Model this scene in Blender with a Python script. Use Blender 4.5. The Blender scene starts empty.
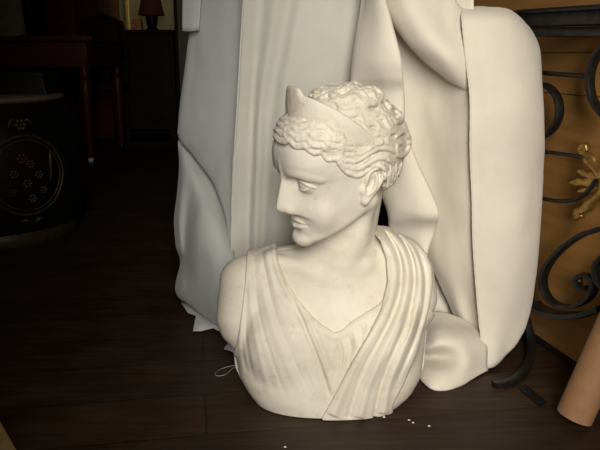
import bpy, bmesh, math, random
import numpy as np
from mathutils import Vector, Matrix

random.seed(7)
RNG = np.random.default_rng(7)
SC = bpy.context.scene
COL = SC.collection
PI = math.pi

# ------------------------------------------------------------------ camera
FPX = 660.0                       # focal length in pixels of the 600x450 frame
PITCH = math.radians(14.0)        # the camera looks down a little
CAM = np.array([0.0, 0.0, 0.64])
FWD = np.array([0.0, math.cos(PITCH), -math.sin(PITCH)])
UPV = np.array([0.0, math.sin(PITCH), math.cos(PITCH)])

def ray(px, py):
    d = FWD + np.array([1.0, 0, 0]) * (px - 300.0) / FPX + UPV * (225.0 - py) / FPX
    return d

def P(px, py, Y):
    """world point seen at pixel (px,py) at world depth Y"""
    d = ray(px, py)
    return CAM + d * (Y / d[1])

def G(px, py, z=0.0):
    """world point seen at pixel (px,py) on the horizontal plane z"""
    d = ray(px, py)
    return CAM + d * ((z - CAM[2]) / d[2])

def project(x, y, z):
    dz = z - CAM[2]
    w = y * FWD[1] + dz * FWD[2]
    return 300.0 + FPX * x / w, 225.0 - FPX * (y * UPV[1] + dz * UPV[2]) / w

cam_d = bpy.data.cameras.new('camera')
cam_d.sensor_width = 36.0
cam_d.sensor_fit = 'HORIZONTAL'
cam_d.lens = 36.0 * FPX / 600.0
cam_d.clip_start = 0.02
cam_o = bpy.data.objects.new('camera', cam_d)
COL.objects.link(cam_o)
cam_o.location = CAM
cam_o.rotation_euler = (PI / 2 - PITCH, 0, 0)
SC.camera = cam_o

# ------------------------------------------------------------------ object helpers
def tag(o, label=None, cat=None, group=None, kind=None):
    if label: o['label'] = label
    if cat: o['category'] = cat
    if group: o['group'] = group
    if kind: o['kind'] = kind
    return o

def thing(name, label, cat, loc=(0, 0, 0), group=None):
    o = bpy.data.objects.new(name, None)
    COL.objects.link(o)
    o.location = loc
    o.empty_display_size = 0.05
    return tag(o, label, cat, group)

def link_mesh(name, me, mat, parent=None, smooth=True):
    o = bpy.data.objects.new(name, me)
    COL.objects.link(o)
    if mat: me.materials.append(mat)
    if smooth and len(me.polygons):
        me.polygons.foreach_set('use_smooth', [True] * len(me.polygons))
    if parent:
        o.parent = parent
        o.matrix_parent_inverse = Matrix.Translation(parent.location).inverted()
    return o

def from_bm(name, bm, mat, parent=None, smooth=False):
    me = bpy.data.meshes.new(name)
    bmesh.ops.recalc_face_normals(bm, faces=bm.faces)
    bm.to_mesh(me); bm.free()
    return link_mesh(name, me, mat, parent, smooth)

def mesh_from(name, verts, faces, mat, parent=None, smooth=True):
    me = bpy.data.meshes.new(name)
    me.from_pydata([tuple(map(float, v)) for v in verts], [], [tuple(map(int, f)) for f in faces])
    me.update()
    return link_mesh(name, me, mat, parent, smooth)

def autosmooth(o, ang=40):
    me = o.data
    me.polygons.foreach_set('use_smooth', [True] * len(me.polygons))
    me.set_sharp_from_angle(angle=math.radians(ang))

# ------------------------------------------------------------------ node helpers
def new_mat(name):
    m = bpy.data.materials.new(name); m.use_nodes = True
    nt = m.node_tree; nt.nodes.clear()
    out = nt.nodes.new('ShaderNodeOutputMaterial')
    b = nt.nodes.new('ShaderNodeBsdfPrincipled')
    nt.links.new(b.outputs[0], out.inputs[0])
    return m, nt, b

def N(nt, typ, **kw):
    n = nt.nodes.new(typ)
    for k, v in kw.items():
        if k in n.inputs: n.inputs[k].default_value = v
        else: setattr(n, k, v)
    return n

def ramp(nt, fac, stops):
    r = nt.nodes.new('ShaderNodeValToRGB')
    e = r.color_ramp.elements
    while len(e) < len(stops): e.new(0.5)
    for i, (p, c) in enumerate(stops):
        e[i].position = p; e[i].color = (*c, 1) if len(c) == 3 else c
    nt.links.new(fac, r.inputs[0])
    return r

def mix(nt, fac, a, b, blend='MIX'):
    m = nt.nodes.new('ShaderNodeMix'); m.data_type = 'RGBA'; m.blend_type = blend
    for s, v in ((m.inputs[0], fac), (m.inputs[6], a), (m.inputs[7], b)):
        if hasattr(v, 'links') or hasattr(v, 'is_linked'): nt.links.new(v, s)
        elif isinstance(v, (int, float)): s.default_value = v
        else: s.default_value = (*v, 1)
    return m.outputs[2]

def coords(nt, scale=(1, 1, 1), kind='Object', rot=(0, 0, 0), loc=(0, 0, 0)):
    tc = nt.nodes.new('ShaderNodeTexCoord')
    mp = nt.nodes.new('ShaderNodeMapping')
    mp.inputs['Scale'].default_value = scale
    mp.inputs['Rotation'].default_value = rot
    mp.inputs['Location'].default_value = loc
    nt.links.new(tc.outputs[kind], mp.inputs[0])
    return mp.outputs[0]

def noise(nt, vec, scale, detail=4, rough=0.55):
    n = N(nt, 'ShaderNodeTexNoise', Scale=scale, Detail=detail, Roughness=rough)
    nt.links.new(vec, n.inputs['Vector'])
    return n.outputs['Fac']

def bump(nt, h, b, strength=0.3, dist=0.002, prev=None):
    n = N(nt, 'ShaderNodeBump', Strength=strength, Distance=dist)
    nt.links.new(h, n.inputs['Height'])
    if prev: nt.links.new(prev, n.inputs['Normal'])
    nt.links.new(n.outputs[0], b.inputs['Normal'])
    return n.outputs[0]

def plain(name, col, rough=0.6, metal=0.0, var=0.25, nscale=30, bumps=0.0, emit=None, spec=0.5):
    m, nt, b = new_mat(name)
    v = coords(nt)
    n = noise(nt, v, nscale, 5)
    lo = tuple(c * (1 - var) for c in col); hi = tuple(min(1, c * (1 + var)) for c in col)
    r = ramp(nt, n, [(0.3, lo), (0.7, hi)])
    nt.links.new(r.outputs[0], b.inputs['Base Color'])
    b.inputs['Roughness'].default_value = rough
    b.inputs['Metallic'].default_value = metal
    b.inputs['Specular IOR Level'].default_value = spec
    if bumps: bump(nt, n, b, bumps, 0.002)
    if emit:
        b.inputs['Emission Color'].default_value = (*emit[0], 1)
        b.inputs['Emission Strength'].default_value = emit[1]
    return m

# ------------------------------------------------------------------ volume sculpting (signed distance fields)
def smin(a, b, k):
    h = np.clip(0.5 + 0.5 * (b - a) / k, 0, 1)
    return b * (1 - h) + a * h - k * h * (1 - h)

def smax(a, b, k):
    return -smin(-a, -b, k)

class Frame:
    """a similarity frame: local millimetres -> world metres"""
    def __init__(self, R, s, T):
        self.R = np.asarray(R, float); self.s = s; self.T = np.asarray(T, float)
    def world(self, p):
        return self.s * 0.001 * (np.asarray(p, float) @ self.R) + self.T
    def local(self, X, Y, Z):
        dx, dy, dz = X - self.T[0], Y - self.T[1], Z - self.T[2]
        q = 1000.0 / self.s
        return [((dx * r[0] + dy * r[1]) + dz * r[2]).astype(np.float32) * np.float32(q) for r in self.R]

WORLD = Frame(np.eye(3), 1.0, (0, 0, 0))

class Vol:
    def __init__(self, lo, hi, h):
        self.lo = np.array(lo, float); self.h = h
        self.n = np.ceil((np.array(hi) - self.lo) / h).astype(int) + 1
        ax = [self.lo[i] + h * np.arange(self.n[i]) for i in range(3)]
        self.X = ax[0][:, None, None]; self.Y = ax[1][None, :, None]; self.Z = ax[2][None, None, :]
        self.D = np.full(tuple(self.n), 60.0, np.float32)           # millimetres
    def box(self, pts, pad):
        pts = np.atleast_2d(pts)
        a = np.clip(np.floor((pts.min(0) - pad - self.lo) / self.h).astype(int), 0, self.n)
        b = np.clip(np.ceil((pts.max(0) + pad - self.lo) / self.h).astype(int) + 1, 0, self.n)
        return tuple(slice(a[i], b[i]) for i in range(3))
    def loc(self, sl, fr):
        return fr.local(self.X[sl[0]], self.Y[:, sl[1]], self.Z[:, :, sl[2]])
    def put(self, sl, d, k, mode):
        if d.size == 0: return
        d = d.astype(np.float32)
        if mode == 'add': self.D[sl] = smin(self.D[sl], d, k)
        elif mode == 'sub': self.D[sl] = smax(self.D[sl], -d, k)
        elif mode == 'and': self.D[sl] = smax(self.D[sl], d, k)
    def ell(self, fr, c, r, k=4.0, mode='add', rot=None):
        c = np.asarray(c, float); r = np.asarray(r, float)
        sl = self.box(fr.world(c), (r.max() + k + 6) * 0.001 * fr.s)
        q = [a - np.float32(c[i]) for i, a in enumerate(self.loc(sl, fr))]
        if rot is not None:
            q = [sum(np.float32(rot[i][j]) * q[j] for j in range(3)) for i in range(3)]
        k0 = np.sqrt(sum((q[i] / r[i]) ** 2 for i in range(3)))
        k1 = np.sqrt(sum((q[i] / r[i] ** 2) ** 2 for i in range(3))) + 1e-9
        self.put(sl, k0 * (k0 - 1) / k1 * fr.s, k * fr.s, mode)
    def chain(self, fr, pts, rad, k=3.0, mode='add', ks=0, sm=3):
        pts = np.asarray(pts, float); rad = np.broadcast_to(np.asarray(rad, float), (len(pts),))
        if len(pts) > 2 and sm > 1:
            t = np.linspace(0, len(pts) - 1, (len(pts) - 1) * sm + 1)
            rad = np.interp(t, np.arange(len(pts)), rad); pts = spline(pts, sm)
        sl = self.box(fr.world(pts), (rad.max() + k + 4) * 0.001 * fr.s)
        q = self.loc(sl, fr)
        if q[0].size == 0: return
        best = None
        for i in range(len(pts) - 1):
            a, b = pts[i], pts[i + 1]; ab = b - a; L2 = float(ab @ ab) + 1e-9
            pa = [q[j] - np.float32(a[j]) for j in range(3)]
            t = np.clip((pa[0] * ab[0] + pa[1] * ab[1] + pa[2] * ab[2]) / L2, 0, 1)
            d = np.sqrt(sum((pa[j] - t * np.float32(ab[j])) ** 2 for j in range(3))) - (rad[i] + t * (rad[i + 1] - rad[i]))
            best = d if best is None else (np.minimum(best, d) if ks == 0 else smin(best, d, ks))
        self.put(sl, best * fr.s, k * fr.s, mode)
    def pix(self, sl=(slice(None),) * 3):
        return project(self.X[sl[0]], self.Y[:, sl[1]], self.Z[:, :, sl[2]])
    def sample_map(self, M, sl=(slice(None),) * 3):
        u, v = self.pix(sl)
        u = np.clip(u * MS, 0, M.shape[1] - 1.001).astype(np.float32); v = np.clip(v * MS, 0, M.shape[0] - 1.001).astype(np.float32)
        i = v.astype(np.int32); j = u.astype(np.int32); fy = v - i; fx = u - j
        return (M[i, j] * (1 - fx) + M[i, j + 1] * fx) * (1 - fy) + (M[i + 1, j] * (1 - fx) + M[i + 1, j + 1] * fx) * fy
    def cast(self, px, py, y0=0.9, y1=1.5):
        """first surface point met along the sight line of a pixel, or None"""
        d = ray(px, py); d = d / d[1]
        for Y in np.arange(y0, y1, self.h * 0.5):
            p = CAM + d * Y
            i = np.round((p - self.lo) / self.h).astype(int)
            if (i < 0).any() or (i >= self.n).any(): continue
            if self.D[tuple(i)] < 0: return p
        return None
    def mesh(self, name, mat, parent=None, smooth_it=0):
        import openvdb as vdb
        D = np.clip(self.D / 1000.0, -4 * self.h, 4 * self.h).astype(np.float32)
        D[0], D[-1] = abs(D[0]) + 1e-4, abs(D[-1]) + 1e-4
        D[:, 0], D[:, -1] = abs(D[:, 0]) + 1e-4, abs(D[:, -1]) + 1e-4
        D[:, :, 0], D[:, :, -1] = abs(D[:, :, 0]) + 1e-4, abs(D[:, :, -1]) + 1e-4
        g = vdb.FloatGrid(background=4 * self.h)
        g.copyFromArray(np.ascontiguousarray(D))
        pts, quads = g.convertToQuads(isovalue=0.0)
        pts = np.asarray(pts) * self.h + self.lo
        quads = np.asarray(quads)[:, ::-1]
        me = bpy.data.meshes.new(name)
        nv, nf = len(pts), len(quads)
        me.vertices.add(nv); me.vertices.foreach_set('co', pts.astype(np.float32).ravel())
        me.loops.add(nf * 4); me.loops.foreach_set('vertex_index', quads.astype(np.int32).ravel())
        me.polygons.add(nf); me.polygons.foreach_set('loop_start', np.arange(0, nf * 4, 4, dtype=np.int32))
        me.update(calc_edges=True); me.validate()
        bm = bmesh.new(); bm.from_mesh(me)
        # keep only the largest connected pieces (drops stray specks)
        bmesh.ops.recalc_face_normals(bm, faces=bm.faces)
        bm.to_mesh(me); bm.free()
        return link_mesh(name, me, mat, parent, True)

MS = 2                                                    # samples per photo pixel in the traced maps
_gy, _gx = np.mgrid[0:450 * MS, 0:600 * MS] / MS

def poly_sd(pts):
    """signed pixel distance to a closed outline (negative inside)"""
    pts = np.asarray(pts, float); d = np.full(_gx.shape, 1e9); ins = np.zeros(_gx.shape, bool)
    n = len(pts)
    for i in range(n):
        a, b = pts[i], pts[(i + 1) % n]; ab = b - a
        t = np.clip(((_gx - a[0]) * ab[0] + (_gy - a[1]) * ab[1]) / (ab @ ab + 1e-9), 0, 1)
        d = np.minimum(d, np.hypot(_gx - a[0] - t * ab[0], _gy - a[1] - t * ab[1]))
        c = ((a[1] > _gy) != (b[1] > _gy))
        with np.errstate(divide='ignore', invalid='ignore'):
            xx = a[0] + (_gy - a[1]) * ab[0] / (ab[1] if ab[1] else 1e-9)
        ins ^= c & (_gx < xx)
    return np.where(ins, -d, d).astype(np.float32)

def spline(pts, n=8):
    pts = np.asarray(pts, float)
    if len(pts) < 3: return pts
    q = np.vstack([2 * pts[0] - pts[1], pts, 2 * pts[-1] - pts[-2]]); out = []
    for i in range(1, len(q) - 2):
        for t in np.linspace(0, 1, n, endpoint=False):
            a, b, c, d = q[i - 1], q[i], q[i + 1], q[i + 2]
            out.append(0.5 * (2 * b + (c - a) * t + (2 * a - 5 * b + 4 * c - d) * t * t + (3 * b - a - 3 * c + d) * t ** 3))
    out.append(pts[-1])
    return np.array(out)

def line_sd(pts, reach=60):
    """signed pixel distance to an open line (positive on its right going along) and position 0..1 along it"""
    pts = spline(pts, 6)
    D = np.full(_gx.shape, 1e4); TT = np.zeros(_gx.shape); n = len(pts) - 1
    lo = np.maximum((pts.min(0) - reach) * MS, 0).astype(int); hi = ((pts.max(0) + reach) * MS).astype(int)
    w = (slice(lo[1], hi[1]), slice(lo[0], hi[0])); gx, gy = _gx[w], _gy[w]
    d = np.full(gx.shape, 1e9); s = np.zeros(gx.shape); T = np.zeros(gx.shape)
    for i in range(n):
        a, b = pts[i], pts[i + 1]; ab = b - a
        t = np.clip(((gx - a[0]) * ab[0] + (gy - a[1]) * ab[1]) / (ab @ ab + 1e-9), 0, 1)
        dd = np.hypot(gx - a[0] - t * ab[0], gy - a[1] - t * ab[1])
        m = dd < d
        d[m] = dd[m]; T[m] = ((i + t) / n)[m]
        s[m] = np.sign(ab[0] * (gy - a[1]) - ab[1] * (gx - a[0]))[m]
    D[w] = d * s; TT[w] = T
    return D, TT

def ridge(H, pts, amp, wl, wr=None, fade=0.12):
    """raise (amp>0) or cut (amp<0) a fold along a line in a height map; wl/wr = widths on either side"""
    wr = wr or wl
    sd, T = line_sd(pts)
    w = np.where(sd < 0, wl, wr)
    fa, fb = fade if isinstance(fade, tuple) else (fade, fade)
    f = np.clip(np.minimum(T / max(fa, 1e-3), (1 - T) / max(fb, 1e-3)), 0.0, 1)
    H += amp * np.exp(-(sd / w) ** 2) * f

def step(H, pts, amp, w, reach, fade=0.1):
    """an overlapping fold edge: a step of height amp on the right side of the line, dying out over reach"""
    sd, T = line_sd(pts)
    f = np.clip(np.minimum(T, 1 - T) / max(fade, 1e-3), 0.0, 1) if fade else 1.0
    H += amp * f / (1 + np.exp(-np.clip(sd / w, -30, 30))) * np.exp(-np.clip(sd, 0, None) / reach)
# ------------------------------------------------------------------ the marble bust
def table(xs, ys, q, sig=4.0):
    g = np.arange(xs[0] - 20, xs[-1] + 20, 1.0)
    v = np.interp(g, xs, ys)
    kk = np.exp(-0.5 * (np.arange(-12, 13) / sig) ** 2); kk /= kk.sum()
    v = np.convolve(np.pad(v, 12, mode='edge'), kk, mode='valid')
    return np.interp(q, g, v).astype(np.float32)

def head_frame():
    yaw, pi, ro = math.radians(63), math.radians(9.8), math.radians(-5.4)
    cy, sy = math.cos(yaw), math.sin(yaw)
    F = np.array([-sy, -cy, 0]); L = np.array([cy, -sy, 0]); U = np.array([0, 0, 1.0])
    F2 = F * math.cos(pi) - U * math.sin(pi); U2 = U * math.cos(pi) + F * math.sin(pi)
    L3 = L * math.cos(ro) + U2 * math.sin(ro); U3 = U2 * math.cos(ro) - L * math.sin(ro)
    return Frame([L3, U3, F2], 1.062, (0.0835, 1.16, 0.339))
HF = head_frame()

def both(p):
    p = np.asarray(p, float); m = p.copy(); m[..., 0] *= -1
    return (p, m)

def sculpt_body():
    v = Vol((-0.175, 1.03, -0.012), (0.275, 1.33, 0.625), 0.0016)
    # ---- chest and shoulders
    X, Y, Z = v.X, v.Y, v.Z
    z = Z[0, 0]
    zt = lambda zs, vs, sg=9.0: table([q * 1000 for q in zs], vs, z * 1000, sg).astype(float)
    xl = zt([0, .015, .05, .12, .2, .25, .285, .33], [-.080, -.093, -.109, -.118, -.113, -.107, -.097, -.06])
    xr = zt([0, .015, .05, .12, .2, .25, .285, .33], [.190, .210, .226, .230, .230, .226, .220, .19])
    yf = zt([0, .02, .06, .12, .17, .22, .26, .29, .34], [1.097, 1.094, 1.092, 1.092, 1.101, 1.117, 1.133, 1.147, 1.17])
    yb = zt([0, .1, .2, .3], [1.245, 1.262, 1.268, 1.25])
    cx = (xl + xr) / 2; hw = (xr - xl) / 2
    cy = 1.195 + 0 * z
    dep = np.where(Y < cy[None, None, :], (cy - yf)[None, None, :], (yb - cy)[None, None, :])
    n = 2.5
    g = ((np.abs(X - cx) / hw) ** n + (np.abs(Y - cy) / dep) ** n) ** (1 / n)
    d = (g - 1) * np.minimum(hw, dep) * 1000
    d = d.astype(np.float32)
    ztop = np.interp(X[:, 0, 0], [-.16, -.105, -.05, .02, .07, .12, .17, .21, .26], [.256, .288, .296, .300, .302, .318, .322, .302, .262])[:, None, None]
    d = smax(d, ((Z - ztop) * 1000).astype(np.float32) + 0 * d, 32)
    v.D = np.minimum(v.D, d); del d, g, dep
    for c in ((-30, 1124, 135), (143, 1126, 140)):
        v.ell(WORLD, c, (58, 38, 58), 26)
    # cut shoulder stumps
    v.chain(WORLD, [(-104, 1188, 234), (-108, 1184, 165), (-100, 1184, 142)], [48, 52, 48], 14)
    v.chain(WORLD, [(204, 1198, 246), (209, 1194, 200)], [50, 53], 14)
    # ---- neck
    v.chain(WORLD, [(100, 1168, 415), (86, 1176, 335), (70, 1186, 262)], [49, 53, 64], 26)
    # ---- head
    PU = [-25, 0, 6, 14, 26, 36, 46, 56, 66, 80, 100, 118, 128, 140, 155, 170, 185, 200, 220, 238]
    PF = [58, 82, 91, 95, 91.5, 92.5, 91.5, 93.5, 94, 93, 92.5, 95, 103, 108, 108, 105.5, 98, 86, 58, 20]
    WU = [-25, 0, 10, 25, 45, 70, 100, 130, 160, 190, 215, 236]
    WL = [22, 40, 50, 58, 64, 68, 71, 74.5, 76, 70, 52, 20]
    f0 = -15.0
    EU = [0, 40, 80, 120, 150, 240]; EE = [2.3, 2.3, 2.3, 2.5, 2.9, 2.5]
    def SF(l, u):
        """depth of the plain face surface at (l,u)"""
        W = table(WU, WL, u); p = table(PU, PF, u, 3.0); e = np.interp(u, EU, EE)
        return f0 + (p - f0) * (1 - (abs(l) / W) ** e) ** (1 / e)
    sl = v.box(HF.world([[0, 110, 0]]), 0.165)
    l, u, f = v.loc(sl, HF)
    W = table(WU, WL, u)
    p = table(PU, PF, u, 3.0)
    ff = np.maximum(f - np.float32(f0), 0)
    pf = np.maximum(p - np.float32(f0), 4)
    e = np.interp(u, EU, EE).astype(np.float32)
    g = ((np.abs(l) / W) ** e + (ff / pf) ** e) ** (1 / e)
    d = (g - 1) * np.minimum(W, pf) * 0.95
    d = smax(d, -28 - f, 12)
    d = smax(d, u - 214, 25)
    jb = table([-40, -30, 0, 15, 50, 80, 96, 120], [64, 60, 46, 36, 17, 3, -1, -2], f, 5)
    d = smax(d, (jb - u) * 0.86, 17)
    v.put(sl, d * HF.s, 24, 'add')
    del l, u, f, W, p, ff, pf, g, d, jb
    H = HF
    v.ell(H, (0, 138, -6), (70, 90, 95), 12)
    S = (1, -1)
    def on(s, l, u, dep):                    # a point dep mm above (or below) the plain face
        return (s * l, u, float(SF(l, u)) + dep)
    for s in S:
        v.ell(H, on(s, 34, 64, -25), (20, 26, 20), 14)                     # cheek beside the mouth
        v.ell(H, (s * 31, 118.5, 107), (21, 10.5, 23.5), 8, 'sub')               # eye socket
        v.ell(H, (s * 18, 119, 102), (5.5, 6.5, 14.5), 6, 'sub')            # inner corner
    v.ell(H, (0, 14, 81), (20, 14, 15), 9)                                 # chin
    sl = v.box(HF.world([[0, 105, 105]]), 0.052)                           # straight nose: a rounded wedge
    l, u, f = v.loc(sl, HF)
    Rg = table([40, 66, 77, 82, 100, 118, 132, 150, 165], [121, 122.5, 124, 123, 116.5, 110.5, 106.5, 103, 98], u, 3.0)
    A = table([60, 80, 100, 118, 140], [41, 40, 37, 33, 40], u, 5) * (PI / 180)
    la = np.sqrt(l * l + 4.5 ** 2) - 4.5 * 0.9
    d = la * np.cos(A) + (f - Rg) * np.sin(A)
    d = smax(d, (66.5 + (f - 102) * 0.27) - u, 5)
    d = smax(d, u - 150, 8)
    d = smax(d, 84 - f, 4)
    v.put(sl, d * HF.s, 8, 'add')
    for s in S:
        v.ell(H, (s * 13.5, 74, 102), (6.0, 7, 10), 5)                     # nostril wing
        v.ell(H, (s * 7, 65.5, 107), (3.2, 4, 6), 2, 'sub')
    v.chain(H, [(0, 71, 114), (0, 66, 102)], [4.5, 3.5], 3)
    EC = (31, 116.5, 74.0); ER = 18.0
    def lid(s, dx, dy, out):
        return (s * (EC[0] + dx), EC[1] + dy, EC[2] + math.sqrt(max((ER + out) ** 2 - dx * dx - dy * dy, 1)))
    for s in S:
        v.ell(H, (s * EC[0], EC[1], EC[2]), (ER, ER, ER), 1.6)             # eyeball
        v.ell(H, on(s, 33, 129.5, -16), (17, 5.5, 9), 5)                   # upper lid
        v.chain(H, [lid(s, -15.5, -2, .9), lid(s, -9, 5, 1.0), lid(s, 0, 7.6, 1.0), lid(s, 9, 6, 1.0), lid(s, 15.5, 1.5, .9), lid(s, 19, -3.5, .7)],
                [1.2, 1.7, 1.9, 1.9, 1.7, 1.3], 1.0)
        v.chain(H, [lid(s, -14, -4, .6), lid(s, -7, -7.2, .7), lid(s, 2, -8, .7), lid(s, 10, -6.4, .7), lid(s, 16, -2.5, .6)],
                [1.0, 1.4, 1.6, 1.4, 1.0], 1.4)
        v.chain(H, [on(s, 10, 131, -6), on(s, 20, 135.5, -6.5), on(s, 34, 137.5, -7), on(s, 46, 134.5, -7.5), on(s, 56, 127, -8)],
                [3.8, 4.6, 4.8, 4.6, 4], 8)                                    # brow
    # mouth
    for s in S:
        v.chain(H, [on(s, 26, 45.8, -1.6), on(s, 17, 49.6, -.6), on(s, 6.5, 52.0, .7), (0, 51.0, 93.2)], [1.6, 3.3, 3.8, 3.4], 2.0)
        v.chain(H, [on(s, 24, 44.0, -1.8), on(s, 15, 40.6, -.2), (0, 39.0, 92.6)], [1.8, 4.0, 4.8], 2.0)
    v.ell(H, (0, 29.5, 99), (18, 4.5, 6.0), 6, 'sub')
    v.ell(H, (0, 60, 100.5), (3.0, 6, 4), 3, 'sub')
    for s in S:
        v.chain(H, [on(s, 28, 44.6, -.5), on(s, 23, 45.6, 1.2), on(s, 14, 45.8, 4.2), (0, 46.4, 98)], [.9, .8, .7, .6], 2.0, 'sub')
    # ears
    def er(s, l, u, f):
        return (s * l, u - 3, f - (u - 92) * 0.34)
    for s in S:
        v.ell(H, er(s, 71, 107, -8), (7, 27, 15), 5, rot=[[1, 0, 0], [0, .947, -.32], [0, .32, .947]])
        v.ell(H, er(s, 80, 106, -5), (7, 14, 8.5), 2.5, 'sub', rot=[[1, 0, 0], [0, .947, -.32], [0, .32, .947]])
        v.chain(H, [er(s, *q) for q in [(74, 103, 2), (76, 115, 6.5), (77, 126, 5), (79, 132, -4), (80, 130, -16), (80, 120, -21),
                    (78, 105, -19), (75, 91, -12), (73, 80, -4)]], [3, 3.3, 3.8, 4.2, 4.2, 4, 3.8, 4.0, 3.6], 2.2)
        v.chain(H, [er(s, *q) for q in [(78, 124, -6), (79, 114, -11), (78, 98, -11), (76, 91, -4)]], [2.6, 3, 3, 2.8], 1.6)
        v.ell(H, er(s, 71.5, 98, 6), (5, 8, 5), 5)
        v.ell(H, er(s, 71.5, 82, -3), (4.5, 10, 8), 5)
        v.ell(H, er(s, 76, 102, 0), (4, 6, 4), 2, 'sub')
    # neck muscle from behind the ear to the pit of the throat
    a = HF.world([(52, 66, -26)])[0] * 1000
    v.chain(WORLD, [a, (100, 1138, 330), (62, 1136, 262)], [5, 12, 9], 22)
    v.chain(WORLD, [(56, 1137, 258), (10, 1144, 273), (-50, 1160, 284)], [6, 7, 5], 20)       # collar bones
    v.chain(WORLD, [(72, 1137, 256), (120, 1144, 278)], [6, 5], 20)
    # flat base and cut sides
    v.D = smax(v.D, ((0.0 - v.Z) * 1000).astype(np.float32) + 0 * v.D, 2)
    v.D = smax(v.D, ((-0.161 - v.X) * 1000).astype(np.float32) + 0 * v.D, 5)
    return v
BODY = sculpt_body()
# ---- the clothes carved on the bust: outlines and fold lines traced on the chest
NECK = [(276, 243), (279, 262), (286, 281), (298, 299), (312, 316), (323.6, 326), (335, 333), (342, 330), (354, 320), (379.6, 304), (389, 290)]
def sculpt_tunic():
    v = Vol((-0.165, 1.04, -0.006), (0.275, 1.31, 0.335), 0.0016)
    o = np.round((v.lo - BODY.lo) / BODY.h).astype(int)
    v.lo = BODY.lo + o * BODY.h
    v.n = np.minimum(v.n, np.array(BODY.D.shape) - o)
    v.X, v.Y, v.Z = BODY.X[o[0]:o[0] + v.n[0]], BODY.Y[:, o[1]:o[1] + v.n[1]], BODY.Z[:, :, o[2]:o[2] + v.n[2]]
    v.D = BODY.D[o[0]:o[0] + v.n[0], o[1]:o[1] + v.n[1], o[2]:o[2] + v.n[2]].copy()
    return v

def neck_free(v):
    """keeps the clothes below the throat and clear of the head"""
    return smax(v.D, ((v.Z - 0.318) * 1000).astype(np.float32) + 0 * v.D, 4)

TUN = sculpt_tunic(); MAN = sculpt_tunic()
H = np.zeros(_gx.shape)
ridge(H, [(272, 240), (275, 262), (282, 283), (295, 303), (309, 320), (322, 331), (335, 338), (346, 333), (358, 323), (384, 306)], 2.2, 2.6, 2.6, .03)
ridge(H, [(266, 243), (269, 265), (277, 290), (290, 312), (303, 330)], 1.3, 3)
ridge(H, [(276, 250), (284, 276), (297, 308), (308, 335), (319, 362), (331, 400)], -4.2, 2.4, 2.0, .05)
step(H, [(331, 400), (319, 362), (308, 335), (297, 308), (284, 276), (276, 250)], 2.4, 1.2, 14, .06)
for ln, a, w in [([(299, 303), (312, 335), (324, 366), (333, 392)], 1.8, 3.0),
                 ([(308, 318), (320, 345), (330, 374)], -1.6, 2.4),
                 ([(316, 324), (328, 350), (336, 372)], 1.6, 2.8),
                 ([(335, 340), (338, 358), (335, 380)], -2.2, 2.2),
                 ([(341, 336), (345, 355), (341, 378)], 2.4, 2.6),
                 ([(347, 332), (351, 348), (347, 368)], -2.2, 2.2),
                 ([(352, 327), (356, 342), (353, 358)], 2.2, 2.4),
                 ([(359, 323), (362, 334), (360, 346)], -2.0, 2.2),
                 ([(365, 318), (368, 327), (367, 338)], 1.8, 2.4),
                 ([(337, 345), (330, 362), (324, 374)], 1.2, 2.4),
                 ([(262, 246), (266, 275), (276, 315), (292, 355), (312, 398)], -1.5, 2.4),
                 ([(258, 248), (261, 280), (270, 320), (285, 360), (303, 400)], 1.6, 4.2),
                 ([(254, 250), (255, 285), (262, 325), (274, 365), (288, 402)], -1.5, 2.6),
                 ([(251, 252), (250, 290), (254, 330), (263, 370), (272, 400)], 1.5, 3.6),
                 ([(248, 270), (246, 310), (247, 345), (254, 380)], -1.6, 2.6),
                 ([(245, 290), (241, 325), (240, 352), (245, 378)], 1.8, 3.2),
                 ([(268, 262), (276, 295), (288, 328), (301, 360)], 1.3, 3.4),
                 ([(281, 300), (292, 328), (306, 365), (320, 395)], 1.2, 3.0)]:
    ridge(H, ln, a * .95, w * .72, w * .72, .2)
mask = poly_sd(NECK + [(405, 285), (425, 300), (445, 330), (445, 445), (222, 445), (224, 372), (234, 352), (237, 343), (241, 317), (244.7, 286), (246.8, 252), (250, 236), (262, 228), (275, 232)])
TUN.D = TUN.D - 6.5 - TUN.sample_map(H.astype(np.float32))
TUN.D = smax(TUN.D, TUN.sample_map(mask) * 1.83, 3.0)
TUN.D = neck_free(TUN)
TUN.D = smax(TUN.D, ((0.0005 - TUN.Z) * 1000).astype(np.float32) + 0 * TUN.D, 3)

H = np.zeros(_gx.shape)
for ln, a, w in [([(374, 229), (384, 241), (393, 260), (394, 284), (388, 307), (376, 330), (358, 360), (344, 390), (333, 416)], 6.0, 5.5),
                 ([(384, 232), (395, 248), (401, 272), (398, 300), (388, 326), (372, 356), (358, 386), (348, 418)], -6.5, 3.2),
                 ([(389, 231), (401, 247), (408, 272), (405, 300), (396, 326), (382, 356), (368, 388), (360, 418)], 6.0, 5.0),
                 ([(394, 231), (407, 247), (414, 272), (412, 300), (404, 328), (392, 356), (380, 388), (374, 418)], -6.0, 3.0),
                 ([(398, 232), (412, 247), (420, 272), (419, 300), (411, 330), (400, 358), (389, 386), (384, 414)], 5.0, 4.4),
                 ([(402, 235), (417, 250), (425, 275), (424, 305), (416, 335), (405, 362), (394, 386)], -4.0, 2.6),
                 ([(378, 226), (389, 236), (399, 254), (404, 276)], -3.0, 1.8),
                 ([(384, 224), (399, 236), (411, 254), (416, 274)], -3.0, 1.8),
                 ([(390, 270), (390, 292), (382, 314), (368, 338), (350, 368)], 1.6, 2.0),
                 ([(398, 285), (393, 308), (381, 335), (366, 362), (352, 392)], -2.2, 1.6),
                 ([(404, 318), (395, 340), (386, 362)], 3.0, 3.0),
                 ([(413, 312), (408, 330), (402, 345)], -2.5, 2.0)]:
    ridge(H, ln, max(a, -4.6), w * .85, w * .85, (.2, .001) if ln[-1][1] > 400 else .22)
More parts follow.
